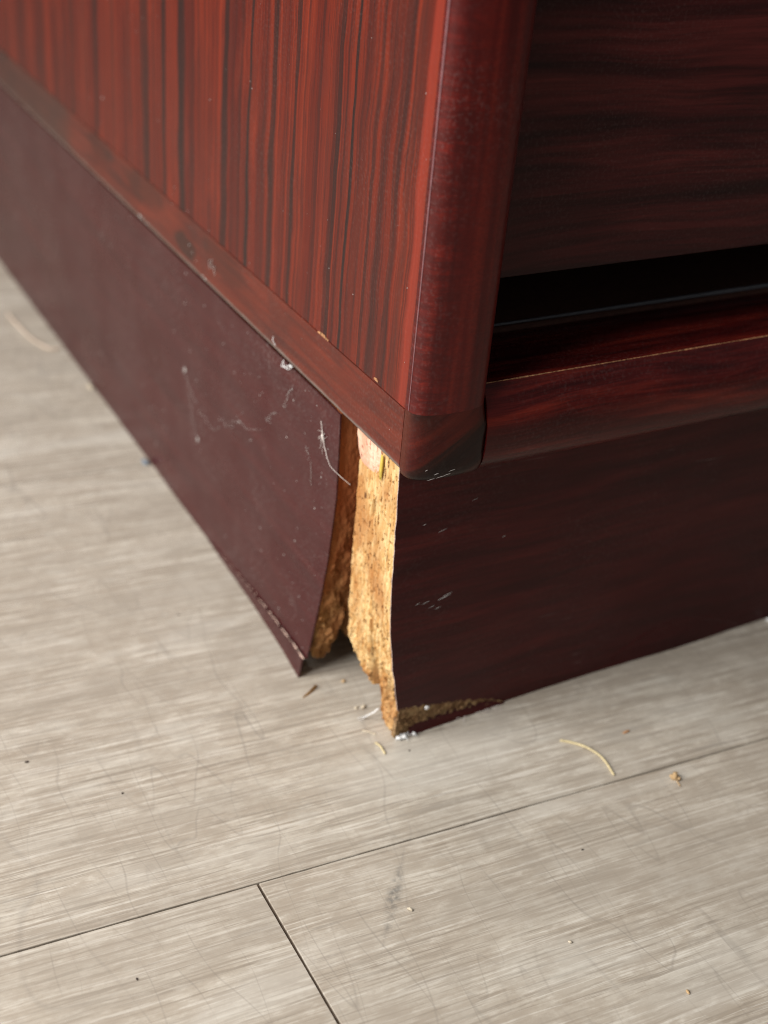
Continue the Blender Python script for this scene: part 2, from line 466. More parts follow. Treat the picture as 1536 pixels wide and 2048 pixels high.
def mat_floor():
    m = Mat('pale_vinyl_plank')
    oi = m.node('ShaderNodeObjectInfo')
    r = oi.outputs['Random']
    off = m.comb(m.math('MULTIPLY', r, 7.3), m.math('MULTIPLY', r, 3.1), 0.0)
    add = m.node('ShaderNodeVectorMath', operation='ADD')
    m.put(add.inputs[0], m.map((1, 1, 1), rot=(0, 0, math.radians(3.6))))
    m.put(add.inputs[1], off)
    v = add.outputs[0]
    x, y, z = m.sep(v)
    wav = m.noise(m.map((22, 60, 1), src=v), 1, 2, 0.5)
    vw = m.comb(x, m.math('ADD', y, m.math('MULTIPLY', wav, 0.0018)), 0.0)
    broad = m.noise(m.map((9, 75, 1), src=vw), 1, 4, 0.6)
    streak = m.noise(m.map((13, 240, 1), src=vw), 1, 4, 0.62)
    fine = m.noise(m.map((26, 900, 1), src=vw), 1, 3, 0.6)
    hair = m.noise(m.map((20, 620, 1), src=vw, loc=(3, 9, 0)), 1, 2, 0.5)
    blot = m.noise(m.map((38, 60, 1), src=v, loc=(5, 2, 0)), 1, 4, 0.65)
    spk = m.noise(m.map((110, 330, 1), src=v, loc=(1, 4, 0)), 1, 5, 0.7)
    tick = m.noise(m.map((420, 150, 1), src=v, loc=(7, 4, 0)), 1, 3, 0.6)
    thin = m.noise(m.map((15, 700, 1), src=vw, loc=(2, 3, 0)), 1, 4, 0.7)
    c = m.ramp(broad, [(0.30, (0.365, 0.313, 0.258)), (0.50, (0.445, 0.396, 0.336)), (0.70, (0.505, 0.466, 0.408))])
    c = m.mix(m.rng(streak, 0.34, 0.50, 0.36, 0.0), c, (0.29, 0.232, 0.18))
    c = m.mix(m.rng(streak, 0.53, 0.66, 0.0, 0.36), c, (0.66, 0.62, 0.555))
    c = m.mix(m.rng(spk, 0.36, 0.50, 0.50, 0.0), c, (0.33, 0.275, 0.222))
    c = m.mix(m.rng(spk, 0.53, 0.66, 0.0, 0.60), c, (0.68, 0.64, 0.58))
    c = m.mix(m.rng(tick, 0.56, 0.70, 0.0, 0.30), c, (0.34, 0.285, 0.235))
    c = m.mix(m.rng(fine, 0.40, 0.44, 0.55, 0.0), c, (0.24, 0.195, 0.152))
    c = m.mix(m.rng(fine, 0.57, 0.61, 0.0, 0.38), c, (0.72, 0.685, 0.625))
    c = m.mix(m.rng(thin, 0.405, 0.43, 0.66, 0.0), c, (0.215, 0.176, 0.140))
    c = m.mix(m.rng(thin, 0.57, 0.595, 0.0, 0.54), c, (0.78, 0.75, 0.70))
    # sparse dark pores drawn out along the plank
    c = m.mix(m.rng(hair, 0.63, 0.68, 0.0, 0.60), c, (0.18, 0.145, 0.115))
    cl = m.noise(m.map((70, 95, 1), src=v, loc=(9, 9, 0)), 1, 5, 0.7)
    c = m.mix(m.rng(cl, 0.50, 0.62, 0.0, 0.5), c, (0.325, 0.272, 0.22))
    c = m.mix(m.rng(cl, 0.34, 0.46, 0.40, 0.0), c, (0.60, 0.56, 0.50))
    big = m.noise(m.map((7, 22, 1), src=v, loc=(4, 7, 0)), 1, 3, 0.6)
    c = m.mix(m.rng(big, 0.46, 0.62, 0.0, 0.5), c, (0.33, 0.288, 0.245))
    c = m.mix(m.rng(big, 0.36, 0.46, 0.45, 0.0), c, (0.575, 0.55, 0.51))
    # wear: greyish scuffed islands and old grime
    c = m.mix(m.rng(blot, 0.50, 0.70, 0.0, 0.40), c, (0.31, 0.275, 0.235))
    c = m.mix(m.rng(blot, 0.30, 0.44, 0.32, 0.0), c, (0.57, 0.555, 0.515))
    # crossing scratches with a shape of their own
    for rz, sc, th, loc, st in ((70, (26, 5, 1), 0.004, (1, 2, 0), 0.35), (112, (20, 4, 1), 0.0035, (6, 1, 0), 0.30), (40, (11, 5, 1), 0.003, (2, 8, 0), 0.28), (128, (30, 7, 1), 0.004, (11, 3, 0), 0.4), (88, (34, 8, 1), 0.005, (3, 13, 0), 0.35), (58, (24, 5, 1), 0.004, (8, 21, 0), 0.35)):
        s = m.noise(m.map(sc, rot=(0, 0, math.radians(rz)), src=m.co(), loc=loc), 1, 2, 0.45)
        ln = m.rng(m.math('ABSOLUTE', m.math('SUBTRACT', s, 0.5)), 0.0, th, 1.0, 0.0)
        mk = m.noise(m.map((1, 1, 1), loc=(loc[1], loc[0], 0)), 21, 3, 0.6)
        c = m.mix(m.math('MULTIPLY', ln, m.rng(mk, 0.44, 0.60, 0.0, st)), c, (0.17, 0.15, 0.135))
    # plank to plank tint
    c = m.mix(0.18, c, m.mix(r, (0.50, 0.45, 0.39), (0.50, 0.485, 0.45)))
    # an old rubbed-in grey heel mark
    dx = m.node('ShaderNodeVectorMath', operation='SUBTRACT')
    m.put(dx.inputs[0], m.map((1, 1, 1)))
    dx.inputs[1].default_value = (-0.024, -0.058, 0)
    px, py, pz = m.sep(m.map((1, 1, 1), rot=(0, 0, math.radians(-52)), src=dx.outputs[0]))
    rr = m.math('ADD', m.math('ABSOLUTE', m.math('MULTIPLY', px, 46)), m.math('ABSOLUTE', m.math('MULTIPLY', py, 330)))
    mark = m.math('MULTIPLY', m.rng(rr, 0.2, 1.2, 1.0, 0.0, True), m.rng(m.noise(m.map((1, 1, 1)), 420, 3, 0.6), 0.38, 0.62, 0.1, 0.75))
    c = m.mix(mark, c, (0.15, 0.145, 0.14))
    c = m.mix(1.0, c, (0.955, 0.94, 0.905), "MULTIPLY")
    h = m.math('ADD', m.math('MULTIPLY', fine, 0.8), m.math('MULTIPLY', streak, 0.6))
    nrm = m.bump(m.math('ADD', h, thin), 0.4, 0.0003)
    return m.out(c, m.rng(streak, 0.3, 0.7, 0.50, 0.62), nrm, 0.45)

def mat_plain(name, col, rough=0.7, var=0.35, scale=600, spec=0.3, alt=None):
    m = Mat(name)
    n = m.noise(m.map((1, 1, 1)), scale, 3, 0.6)
    alt = alt or tuple(k * (1 - var) for k in col)
    c = m.mix(m.rng(n, 0.35, 0.65), alt, col)
    return m.out(c, rough, m.bump(n, 0.3, 0.0003), spec)

M = dict(
    veneer=mat_side_veneer(),
    strip=mat_strip('stained_base_strip', 'Y', 1.12),
    band=mat_edge_band(),
    block=mat_corner_block(),
    drawer=mat_dark_grain('dark_drawer_grain', (0.013, 0.0045, 0.0055), (0.052, 0.0085, 0.0095), (0.12, 0.020, 0.019), (5, 60, 62), 0.36, 0.0, 0.12),
    rail=mat_dark_grain('dark_red_rail', (0.028, 0.0035, 0.0035), (0.080, 0.0075, 0.0065), (0.15, 0.016, 0.0095), (14, 200, 190), 0.24, 0.0, 0.22),
    front_foil=mat_dark_grain('dark_maroon_foil', (0.033, 0.0040, 0.0048), (0.056, 0.0058, 0.0066), (0.076, 0.0090, 0.0085), (10, 120, 110), 0.30, 0.3, 0.16),
    left_foil=mat_left_foil(),
    core=mat_board('particle_board_fresh', ((0.36, 0.145, 0.042), (0.51, 0.295, 0.108), (0.68, 0.48, 0.235)), (0.12, 0.046, 0.016)),
    core_edge=mat_board('particle_board_face', ((0.14, 0.07, 0.032), (0.27, 0.155, 0.07), (0.48, 0.33, 0.17)), (0.05, 0.022, 0.010), (0.45, 1, 1)),
    core_dark=mat_board('particle_board_stained', ((0.22, 0.085, 0.028), (0.34, 0.165, 0.06), (0.48, 0.27, 0.11)), (0.05, 0.02, 0.008), stain=((0.036, 0.060), (0.34, 0.088, 0.027))),
    paper=mat_plain('torn_paper_edge', (0.62, 0.47, 0.42), 0.9, 0.4, 1500),
    torn=mat_plain('torn_pink_fibre', (0.66, 0.47, 0.39), 0.9, 0.4, 1800),
    arris=mat_plain('painted_crease_glint', (0.22, 0.095, 0.105), 0.35, 0.35, 260, 0.6),  # window glint on the post's crease, put into the colour
    chip=mat_board('pink_chip', ((0.52, 0.26, 0.16), (0.74, 0.44, 0.31), (0.84, 0.56, 0.42)), (0.30, 0.08, 0.05), (1, 1, 1), 900),
    glue=mat_plain('yellow_glue', (0.62, 0.46, 0.08), 0.4, 0.3, 300, 0.5),
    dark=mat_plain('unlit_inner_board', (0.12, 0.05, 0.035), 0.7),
    inner=mat_plain('grey_lip_glint', (0.16, 0.16, 0.175), 0.35, 0.3, 300, 0.5),
    bare=mat_plain('worn_bare_wood', (0.55, 0.27, 0.13), 0.7, 0.75, 900),
    floor=mat_floor(),
    subfloor=mat_plain('subfloor_dirt', (0.13, 0.095, 0.068), 0.9),
    straw=mat_plain('straw', (0.66, 0.55, 0.32), 0.6, 0.3, 900),
    wood_bit=mat_plain('wood_splinter', (0.52, 0.29, 0.11), 0.8, 0.4, 1200),
    orange_bit=mat_plain('orange_flake', (0.60, 0.29, 0.12), 0.8, 0.3, 1200),
    tan_bit=mat_plain('tan_crumb', (0.56, 0.38, 0.20), 0.85, 0.4, 1100),
    pale_bit=mat_plain('pale_crumb', (0.66, 0.57, 0.44), 0.85, 0.3, 1100),
    white=mat_plain('white_lint', (0.80, 0.80, 0.80), 0.9, 0.15, 900),
    dustm=mat_plain('grey_dust', (0.42, 0.39, 0.37), 0.95, 0.2, 900),
    fibre=mat_plain('lint_fibre', (0.66, 0.60, 0.56), 0.8, 0.2, 900),
    pink_fibre=mat_plain('beige_thread', (0.62, 0.50, 0.40), 0.8, 0.2, 900),
    blue=mat_plain('blue_grey_grit', (0.20, 0.24, 0.29), 0.8, 0.3, 900),
    grit=mat_plain('dark_grit', (0.09, 0.07, 0.06), 0.9, 0.3, 900),
)

# ------------------------------------------------------------------ floor of planks
floor = MB()
floor.box(-2500, 2500, -2500, 3000, -12, -0.9)
floor = floor.build('floor', M['subfloor'])
tag(floor, 'pale greyish beige wood look plank floor', None, kind='structure')

SL = -0.0575   # planks run almost parallel to the desk front
def seam(k, x):
    return [-39.7, 217.5][k] + SL * x if k in (0, 1) else (-39.7 - 228 * (-k) if k < 0 else 217.5 + 228 * (k - 1)) + SL * x
def plank(k, x0, x1, gx=0.19):
    """one plank between seam k and seam k+1, butt joints at x0 and x1, tiny bevel on its top edges"""
    g, bv = 0.24, 0.08
    a0, a1, b0, b1 = seam(k, x0), seam(k, x1), seam(k + 1, x0), seam(k + 1, x1)
    def outline(inset):
        """edge line of the plank; near ones are slightly nicked and uneven"""
        c = [(x0 + gx + inset, a0 + g + inset), (x1 - gx - inset, a1 + g + inset), (x1 - gx - inset, b1 - g - inset), (x0 + gx + inset, b0 - g - inset)]
        if k not in (-1, 0, 1) or x1 < -400 or x0 > 500:
            return c
        out = []
        for (xa, ya), (xb, yb) in zip(c, c[1:] + c[:1]):
            L = math.hypot(xb - xa, yb - ya)
            n = 488 if L > 600 else 92
            nx, ny = (ya - yb) / L, (xb - xa) / L
            for i in range(n):
                t = i / n
                x, y = xa + (xb - xa) * t, ya + (yb - ya) * t
                d = 0.16 * nz(x * .035, y * .035, k) + 0.16 * max(0, nz(x * .22, y * .22, k + 5)) if 0 < i else 0
                out.append((x + nx * d, y + ny * d))
        return out
    lo, hi = outline(0), outline(bv)
    b = MB()
    b.loft([[(x, y, -0.88) for x, y in lo], [(x, y, -0.2) for x, y in lo], [(x, y, 0.0) for x, y in hi]])
    b.build('plank', M['floor'], floor)
joints = {-1: [-59.3], 0: [-820], 1: [-410], 2: [310], 3: [-150], -2: [520], -3: [-300], -4: [200], 4: [400], 5: [-300], 6: [100]}
for k in range(-4, 7):
    j = joints[k][0]
    xs = [j - 2440, j - 1220, j, j + 1220, j + 2440]
    for a, b in zip(xs, xs[1:]):
        plank(k, a, b, 0.48)

# ------------------------------------------------------------------ the desk
desk = bpy.data.objects.new('desk', None)
link(desk)
tag(desk, 'dark red rosewood veneer desk pedestal with a broken swollen plinth corner', 'desk')

TOPZ, DEPTH, WIDTH = 640.0, 600.0, 470.0
ZB = 111.0
# plan of the nosed front edge of the side panel (x, y), going round from the outer face to the inner
NOSE = [(0.0, 2.2), (0.05, 0.6), (0.45, -1.1), (1.5, -2.6), (3.4, -3.7), (6.2, -4.5), (10, -5.0), (14.5, -5.1), (18.5, -4.8), (21.5, -4.1), (23.8, -2.9), (25.2, -1.2), (25.6, 0.6), (25.6, 2.2)]

# side panel: veneered outer board
b = MB()
b.box(0, 25.4, 2.2, DEPTH, ZB + 21.3, TOPZ)
sp = b.build('side_panel', M['veneer'], desk)
# nosed edge band in front of it, from the corner block to the top
b = MB()
b.loft([[(x, y, z) for x, y in NOSE] for z in (ZB + 21.3, 200, 300, 450, TOPZ)])
b.build('edge_band', M['band'], sp, 28)
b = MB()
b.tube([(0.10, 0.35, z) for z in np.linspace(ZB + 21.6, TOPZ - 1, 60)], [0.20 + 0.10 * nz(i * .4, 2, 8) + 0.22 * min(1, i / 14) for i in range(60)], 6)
b.build('crease_highlight', M['arris'], sp, 80)  # painted highlight: a pale mauve tube stands in for the glint on the crease
# base strip below the veneer, its lower edge rounded
def strip_section(y):
    r = 2.6
    pts = [(-0.12, ZB + 21.0), (-0.12, ZB + 12)]
    for a in np.linspace(0, math.pi / 2, 6):
        pts.append((-0.12 + r - r * math.cos(a), ZB + r - r * math.sin(a)))
    pts += [(25.4, ZB), (25.4, ZB + 21.0)]
    return [(x, y, z) for x, z in pts]
b = MB()
b.loft([strip_section(y) for y in (2.2, 60, 140, 240, 400, DEPTH)])
b.build('base_strip', M['strip'], desk, 40)
# corner block: end of the base strip, nosed in plan and rounded underneath
NOSE_B = NOSE[:8] + [(18.5, -5.0), (21.5, -4.8), (23.8, -4.5), (25.0, -4.1), (25.6, -3.4), (25.6, 2.2)]
b = MB()
rings = []
cx, cy = 12.8, 6.0
for z, s in ((ZB - 1.6, 0.80), (ZB - 1.3, 0.88), (ZB - 0.4, 0.95), (ZB + 1.2, 0.99), (ZB + 3.2, 1.0), (ZB + 12, 1.0), (ZB + 15, 1.0), (ZB + 18, 1.0), (ZB + 21.28, 1.0)):
    t_ = sstep(ZB + 20.5, ZB + 15, z)
    prof = [(xa * (1 - t_) + xb * t_, ya * (1 - t_) + yb * t_) for (xa, ya), (xb, yb) in zip(NOSE, NOSE_B)]
    rings.append([(cx + (x - cx) * s, min(2.15, cy + (y - cy) * s) if y < 2.1 else 2.15, z) for x, y in prof])
b.loft(rings)
b.build('corner_block', M['block'], desk, 40)
# little orange chips where the veneer has flaked along its lower edge
for y0, y1, zz in ((52.8, 60.5, 132.2), (19.0, 21.6, 133.2)):
    b = MB()
    n = 7
    P = np.zeros((n, 2, 3))
    Q = np.zeros((n, 2, 3))
    for i in range(n):
        y = y0 + (y1 - y0) * i / (n - 1)
        w = 0.15 + 0.55 * math.sin(math.pi * i / (n - 1)) + random.uniform(0, .25)
        P[i, 0] = (-0.2, y, zz - 0.2)
        P[i, 1] = (-0.2, y, zz + w)
        Q[i, 0] = (0.05, y, zz - 0.2)
        Q[i, 1] = (0.05, y, zz + w)
    b.shell(P, Q)
    b.build('veneer_chip', M['bare'], sp)

# drawer front, recessed behind the nosing
b = MB()
DZ = 165.6
def dsec(x):
    return [(x, 10.0, DZ + 1.2), (x, 10.35, DZ + 0.35), (x, 11.2, DZ), (x, 27.5, DZ), (x, 27.5, 470), (x, 10.0, 470)]
b.loft([dsec(x) for x in (26.4, WIDTH - 26.4)])
b.build('drawer_front', M['drawer'], desk, 40)
b = MB()
b.loft([[(p[0], p[1], p[2] + 308.0) if p[2] > 300 else (p[0], p[1], p[2] + 307.0) for p in [(q[0], q[1], min(q[2], 320)) for q in dsec(x)]] for x in (26.4, WIDTH - 26.4)])
b.build('drawer_front', M['drawer'], desk, 40)

# lower front rail: full rounded nose, worn along its upper edge
RAIL = [(7.6, 110.6), (7.4, 107.6), (5.6, 106.9), (3.0, 107.2), (0.2, 108.1), (-2.2, 109.9), (-3.7, 112.6), (-4.5, 116.2), (-4.6, 120.5), (-4.1, 125.0), (-3.0, 129.2), (-1.5, 132.8), (0.2, 135.4), (1.2, 136.4), (2.0, 136.75),
        (6.0, 136.6), (20, 136.2), (34.0, 135.8), (34.0, 112.0), (20, 112)]
b = MB()
xs = np.linspace(25.75, WIDTH - 25.75, 46)
b.loft([[(x, y, z) for y, z in RAIL] for x in xs])
rail = b.build('bottom_rail', M['rail'], desk, 30)
# worn bare-wood line on the rail's upper arris
b = MB()
n = 160
P = np.zeros((n, 2, 3)); Q = np.zeros((n, 2, 3))
for i in range(n):
    x = 26.5 + (WIDTH - 60) * (i / (n - 1)) ** 1.0
    w = 0.02 + 0.17 * max(0, fbm(x * 0.06, 1.3, 0, 3) + 0.42 + .35 * nz(x * .9, 2, 2)) * (1 if x < 190 else .5)
    P[i, 0] = (x, 1.45 - w, 136.52 - w * 0.55); P[i, 1] = (x, 1.55 + w, 136.66 + w * 0.12)
    Q[i] = P[i] + np.array([0, 0.3, -0.3])
    P[i, :, 2] += 0.07
b.shell(P, Q)
b.build('worn_edge', M['bare'], rail)
# bottom panel of the drawer bay, its edge highlight painted as a grey lip
b = MB()
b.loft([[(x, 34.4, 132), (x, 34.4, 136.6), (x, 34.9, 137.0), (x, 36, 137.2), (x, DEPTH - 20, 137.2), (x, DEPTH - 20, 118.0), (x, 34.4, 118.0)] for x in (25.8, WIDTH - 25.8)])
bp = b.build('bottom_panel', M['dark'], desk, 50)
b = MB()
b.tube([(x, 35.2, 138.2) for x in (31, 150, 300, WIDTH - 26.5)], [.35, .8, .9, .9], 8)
b.build('front_lip_highlight', M['inner'], bp, 60)
# the rest of the carcass, so that the bay is a closed dark box
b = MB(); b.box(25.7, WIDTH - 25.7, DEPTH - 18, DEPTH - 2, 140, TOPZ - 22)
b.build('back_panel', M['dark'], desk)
b = MB(); b.box(WIDTH - 25.4, WIDTH, -3, DEPTH, ZB, TOPZ)
b.build('side_panel', M['rail'], desk)
b = MB(); b.box(-12, WIDTH + 12, -18, DEPTH + 10, TOPZ + 0.3, TOPZ + 25)
b.build('desk_top', M['rail'], desk)

# ------------------------------------------------------------------ left plinth board
lp = bpy.data.objects.new('side_plinth', None)
link(lp, desk)
LX = [(0, -5.0), (7, -4.0), (21, -2.5), (37, -1.0), (54, -0.3), (80, 0.2), (112, 0.5)]
LY = [(0, 48.8), (7, 47.3), (21, 45.8), (37, 44.7), (54, 42.6), (80, 40.5), (112, 42.4)]
def lx(y, z):
    base = -1.2 + 1.7 * z / 112
    k = math.exp(-max(0, y - ip(z, LY)) / 34.0)
    return base + (ip(z, LX) - base) * k + 0.25 * nz(y * 0.03, z * 0.04, 4.2) * (1 - k) + 0.12 * nz(y * 0.11, z * 0.1, 1.2)
def zcrack(y):
    t = max(0.0, 1 - (y - 47) / 104.0)
    return (9.2 * t ** 0.72 + 0.55 * nz(y * 0.35, 0, 3) * min(1, t * 4) + 0.5 * nz(y * 1.1, 5, 3) * min(1, t * 4)) if t > 0 else 0.0
def lgrid(z0f, z1f, nyy, nzz, dx=0.0, extra=None):
    P = np.zeros((nzz, nyy, 3))
    for j in range(nyy):
        u = j / (nyy - 1)
        yy = u ** 2.2 * (DEPTH - 44)
        for i in range(nzz):
            t = i / (nzz - 1)
            ye = 44 + yy
            z = z0f(ye) * (1 - t) + z1f(ye) * t
            y = ip(z, LY) * (1 - min(1, yy / 160)) + 44 * min(1, yy / 160) + yy
            z = z0f(y) * (1 - t) + z1f(y) * t
            x = lx(y, z) + dx
            if extra:
                x += extra(y, t)
            P[i, j] = (x, y, z)
    return P
b = MB()
zc = lambda y: max(0.15, zcrack(y))
P = lgrid(zc, lambda y: 110.6, 150, 40)
Q = P.copy(); Q[:, :, 0] += 0.6
b.shell(P[:, ::-1], Q[:, ::-1])
lf = b.build('foil_face', M['left_foil'], lp, 50)
# flap of foil broken off along the floor, pushed out a little
b = MB()
yy = np.linspace(0, 1, 70)
P = np.zeros((8, 70, 3))
for j, u in enumerate(yy):
    y0 = 48.9 + u * 100
    for i in range(8):
        t = i / 7
        y = y0 - 0.9 * t * (1 - u)
        z = 0.12 + (max(0.2, zcrack(y)) - 0.25) * t
        P[i, j] = (lx(y, z) - 0.8 * (1 - u) ** 0.5 - 0.5 * t * (1 - u), y, z)
Q = P.copy(); Q[:, :, 0] += 0.7
b.shell(P[:, ::-1], Q[:, ::-1])
tag(b.build('foil_flap', M['left_foil'], lp, 50), 'split strip of maroon foil along the floor', None)
# torn fibres along the crack
b = MB()
for i in range(230):
    u = random.random() ** 1.2
    y = 48 + u * 84
    s = (1 - u) * random.uniform(.15, 1.05) + .22
    if nz(y * .22, 4, 4) + .5 * nz(y * .9, 1, 4) < -0.2 and y > 54:
        continue
    z = zcrack(y) + random.uniform(-.25, .45)
    b.blob((lx(y, z) - 0.75 * (1 - u) ** 0.5 - 0.1, y, z), .22 * s, .5 * s, .36 * s, i, 0.7, 5, 4)
b.build('torn_edge', M['torn'], lp)['kind'] = 'stuff'
# raw end of the board: stained chipboard, eaten away at the bottom
def lp_bot(x):
    return ip(x, [(0, 13), (1.5, 10.5), (3.0, 7.8), (5.0, 5.8), (7.0, 5.4), (8.6, 7.0), (9.6, 12), (10.2, 20), (10.8, 27), (12.2, 26), (13.2, 17), (15, 12), (18, 12)]) + 1.3 * nz(x * 0.9, 2.2, 7) + 0.6 * nz(x * 2.3, 2.2, 9)
nx_, nz_ = 56, 240
P = np.zeros((nz_, nx_, 3))
for j in range(nx_):
    u = j / (nx_ - 1)
    for i in range(nz_):
        t = i / (nz_ - 1)
        x0 = 0.6 + 16.5 * u
        z = lp_bot(x0) * (1 - t) + 110.4 * t
        xl = lx(ip(z, LY), z) + 0.75
        x = xl + (17.2 - xl) * u
        rough = ip(z, [(0, 2.6), (25, 2.0), (50, 1.2), (80, .45), (112, .25)])
        d = rough * (fbm(x * 0.22, z * 0.13, 2.2, 5) * 0.9 + 0.35 * fbm(x * .8, z * .45, 7.7, 3))
        bev = 1.6 * (1 - sstep(0, 0.07, t)) + 0.8 * (1 - sstep(0, .12, u)) * (z < 70)
        P[i, j] = (x + 0.35 * rough * nz(x * .5, z * .4, 11) * (u > 0.02), ip(z, LY) + 1.1 - d + bev, z)
b = MB()
b.grid(P)
ring = [P[0, j] for j in range(nx_)] + [P[i, -1] for i in range(1, nz_)] + [P[-1, j] for j in range(nx_ - 2, -1, -1)] + [P[i, 0] for i in range(nz_ - 2, 0, -1)]
rings = []
for dy, in_ in ((0, 0), (2.5, 0.4), (9, 2.2), (40, 5.5), (DEPTH - 70, 5.5)):
    rings.append([(p[0] + in_ * max(0.0, 1 - max(0.0, p[0]) / 15), p[1] + dy, p[2]) for p in ring])
b.loft(rings, cap=False)
b.build('board_end', M['core_dark'], lp, 70)

# ------------------------------------------------------------------ front plinth board
fp = bpy.data.objects.new('front_plinth', None)
link(fp, desk)
FY = [(0, 5.6), (14, 3.8), (36, 4.3), (61, 5.4), (81, 6.6), (107, 8.0), (112, 8.2)]
FX = [(0, 11.2), (14, 10.2), (24, 8.2), (35, 6.2), (48, 4.6), (61, 3.9), (79, 4.0), (107, 4.0), (112, 4.0)]
def fy(x, z):
    base = 8.2 + 2.6 * x / 190
    k = math.exp(-max(0, x - ip(z, FX)) / 52.0)
    return base + (ip(z, FY) - base) * k + 0.15 * nz(x * 0.03, z * 0.05, 3.3)
def fcrack(x):
    """lower edge of the foil: broken off above the floor close to the corner"""
    return ip(x, [(4, 14.6), (10, 14.0), (26, 10.6), (38, 7.6), (46, 5.2), (53, 2.6), (57, 0.15), (600, 0.15)]) + ((0.5 * nz(x * 0.5, 1, 1) + 0.45 * nz(x * 1.7, 3, 1)) if x < 54 else 0)
nx_, nz_ = 190, 44
P = np.zeros((nz_, nx_, 3))
for j in range(nx_):
    u = (j / (nx_ - 1)) ** 2.0
    for i in range(nz_):
        t = i / (nz_ - 1)
        zg = 14 + 96.4 * t
        x = ip(zg, FX) * (1 - u) + (WIDTH - 4) * u + (0.25 * nz(zg * .6, 3, 1) + 0.25 * nz(zg * .17, 5, 1)) * (1 - sstep(0, .002, u))
        z = fcrack(x) * (1 - t) + 110.4 * t
        y = fy(x, z)
        # a shallow blister lifts the foil near the floor further along
        bl = math.exp(-((x - 138) / 26) ** 2) * max(0, 1 - z / (13.5 * max(.05, 1 - ((x - 138) / 36) ** 2))) if abs(x - 138) < 36 else 0
        P[i, j] = (x, y - 0.9 * bl, z)
Q = P.copy(); Q[:, :, 1] += 0.45
b = MB(); b.shell(P, Q)
ff = b.build('foil_face', M['front_foil'], fp, 50)
# pale paper line of the torn foil edge
b = MB()
pts = [(P[i, 0, 0] - 0.10, P[i, 0, 1] + 0.18, P[i, 0, 2]) for i in range(nz_)]
b.tube(pts, [0.14 + 0.10 * abs(nz(i * .7, 1, 2)) for i in range(nz_)], 5)
b.build('torn_paper', M['paper'], ff)
# flap of foil left standing on the floor
n = 40
P = np.zeros((6, n, 3))
for j in range(n):
    x = 16.5 + 41 * j / (n - 1)
    top = ip(x, [(16.5, 3.4), (24, 4.8), (33, 5.2), (44, 4.4), (52, 2.6), (57.5, 0.5)]) + 0.25 * nz(x * .8, 2, 2)
    for i in range(6):
        z = 0.12 + (max(.3, top) - .12) * i / 5
        P[i, j] = (x, fy(x, 3) + ip(x, [(16, -0.5), (58, -0.35)]) - 0.6 + 0.24 * z, z)
Q = P.copy(); Q[:, :, 1] += 0.4
b = MB(); b.shell(P, Q)
tag(b.build('foil_flap', M['front_foil'], fp, 50), 'narrow maroon foil strip left below the split', None)
# the long split line where the foil blistered further right
b = MB()
pts = []
for i in range(50):
    x = 107 + 64 * i / 49
    z = 13.5 * (1 - ((x - 138) / 36) ** 2) * ip(x, [(100, 1.15), (138, 1), (172, .8)]) + 0.4 * nz(x * .3, 1, 0)
    if z > .2:
        pts.append((x, fy(x, z) - 0.02, z))
b.tube(pts, 0.16, 5)
b.build('foil_split', M['rail'], fp)

# raw end of the front board: two layers, the thin outer one reaching the floor
def fp_bot(s):
    if s < 10.6:
        return 0.3 + 0.6 * abs(nz(s * .8, 3, 3)) + 2.4 * sstep(8.2, 10.6, s)
    return ip(s, [(10.6, 14), (11.4, 17.0), (13, 15.5), (16, 19.0), (22, 21.0), (27, 24.5)]) + 1.4 * nz(s * .55, 8, 1) + 0.7 * nz(s * 1.7, 8, 2)
ns, nz_ = 96, 330
P = np.zeros((nz_, ns, 3))
for j in range(ns):
    s = 26.4 * j / (ns - 1)
    for i in range(nz_):
        t = i / (nz_ - 1)
        z = fp_bot(s) * (1 - t) + 109.4 * t
        y = fy(ip(z, FX), z) + 0.46 + s * (34.5 - fy(ip(z, FX), z)) / 26.4 * 1.0
        wfront = 1 - sstep(9.6, 11.4, s)
        xc = 4.3 - 0.5 * math.sin(math.pi * s / 26) + ip(z, [(0, 3), (20, 1.6), (40, .3), (60, 0)])
        x = ip(z, FX) * wfront + xc * (1 - wfront)
        r = ip(z, [(0, 1.3), (22, 1.4), (45, .6), (70, .35), (110, .28)])
        x += r * (0.6 * fbm(y * .45, z * .22, 5.5, 4) + 0.75 * fbm(y * 1.1, z * .4, 1.5, 4))
        # small knocked-out pits
        pit = fbm(y * .8, z * .38, 21.0, 3)
        x += 1.5 * sstep(.36, .7, pit)
        # dark slot high up
        sl = math.exp(-(((y - 21.8) / .6) ** 2 + ((z - 86.5 + (y - 21.8) * 2) / 2.7) ** 4))
        x += 5.5 * sl
        # the crack between the two layers near the floor
        x += 3.5 * math.exp(-((s - 10.6) / .5) ** 2) * (1 - sstep(20, 33, z))
        bev = 2.2 * (1 - sstep(0, .05, t)) * (s > 10.6) + 0.8 * (1 - sstep(0, .012, t)) * (s <= 10.6)
        bevb = 0.7 * sstep(25.2, 26.4, s)
        P[i, j] = (x + bev + bevb, y, z)
b = MB()
b.grid(P, flip=True)
ring = [P[0, j] for j in range(ns)] + [P[i, -1] for i in range(1, nz_)] + [P[-1, j] for j in range(ns - 2, -1, -1)] + [P[i, 0] for i in range(nz_ - 2, 0, -1)]
rings = []
for x_ in (0, 3.0, 22.0, 46.0, 70, 100, 140, 200, 300, WIDTH - 30):
    rr = []
    for p in ring:
        xx = p[0] + x_
        # the core follows the swollen front face along the board and stays just behind the foil
        f0 = fy(ip(p[2], FX), p[2])
        k = max(0.0, 1 - (p[1] - f0) / 26.0)
        rr.append((xx, p[1] + k * (fy(xx, p[2]) + 0.05 + min(1.5, x_ * .05) - f0), p[2] + (0.25 if x_ > 30 and p[2] < 3 else 0)))
    rings.append(rr)
b.loft([r[::-1] for r in rings], cap=False)
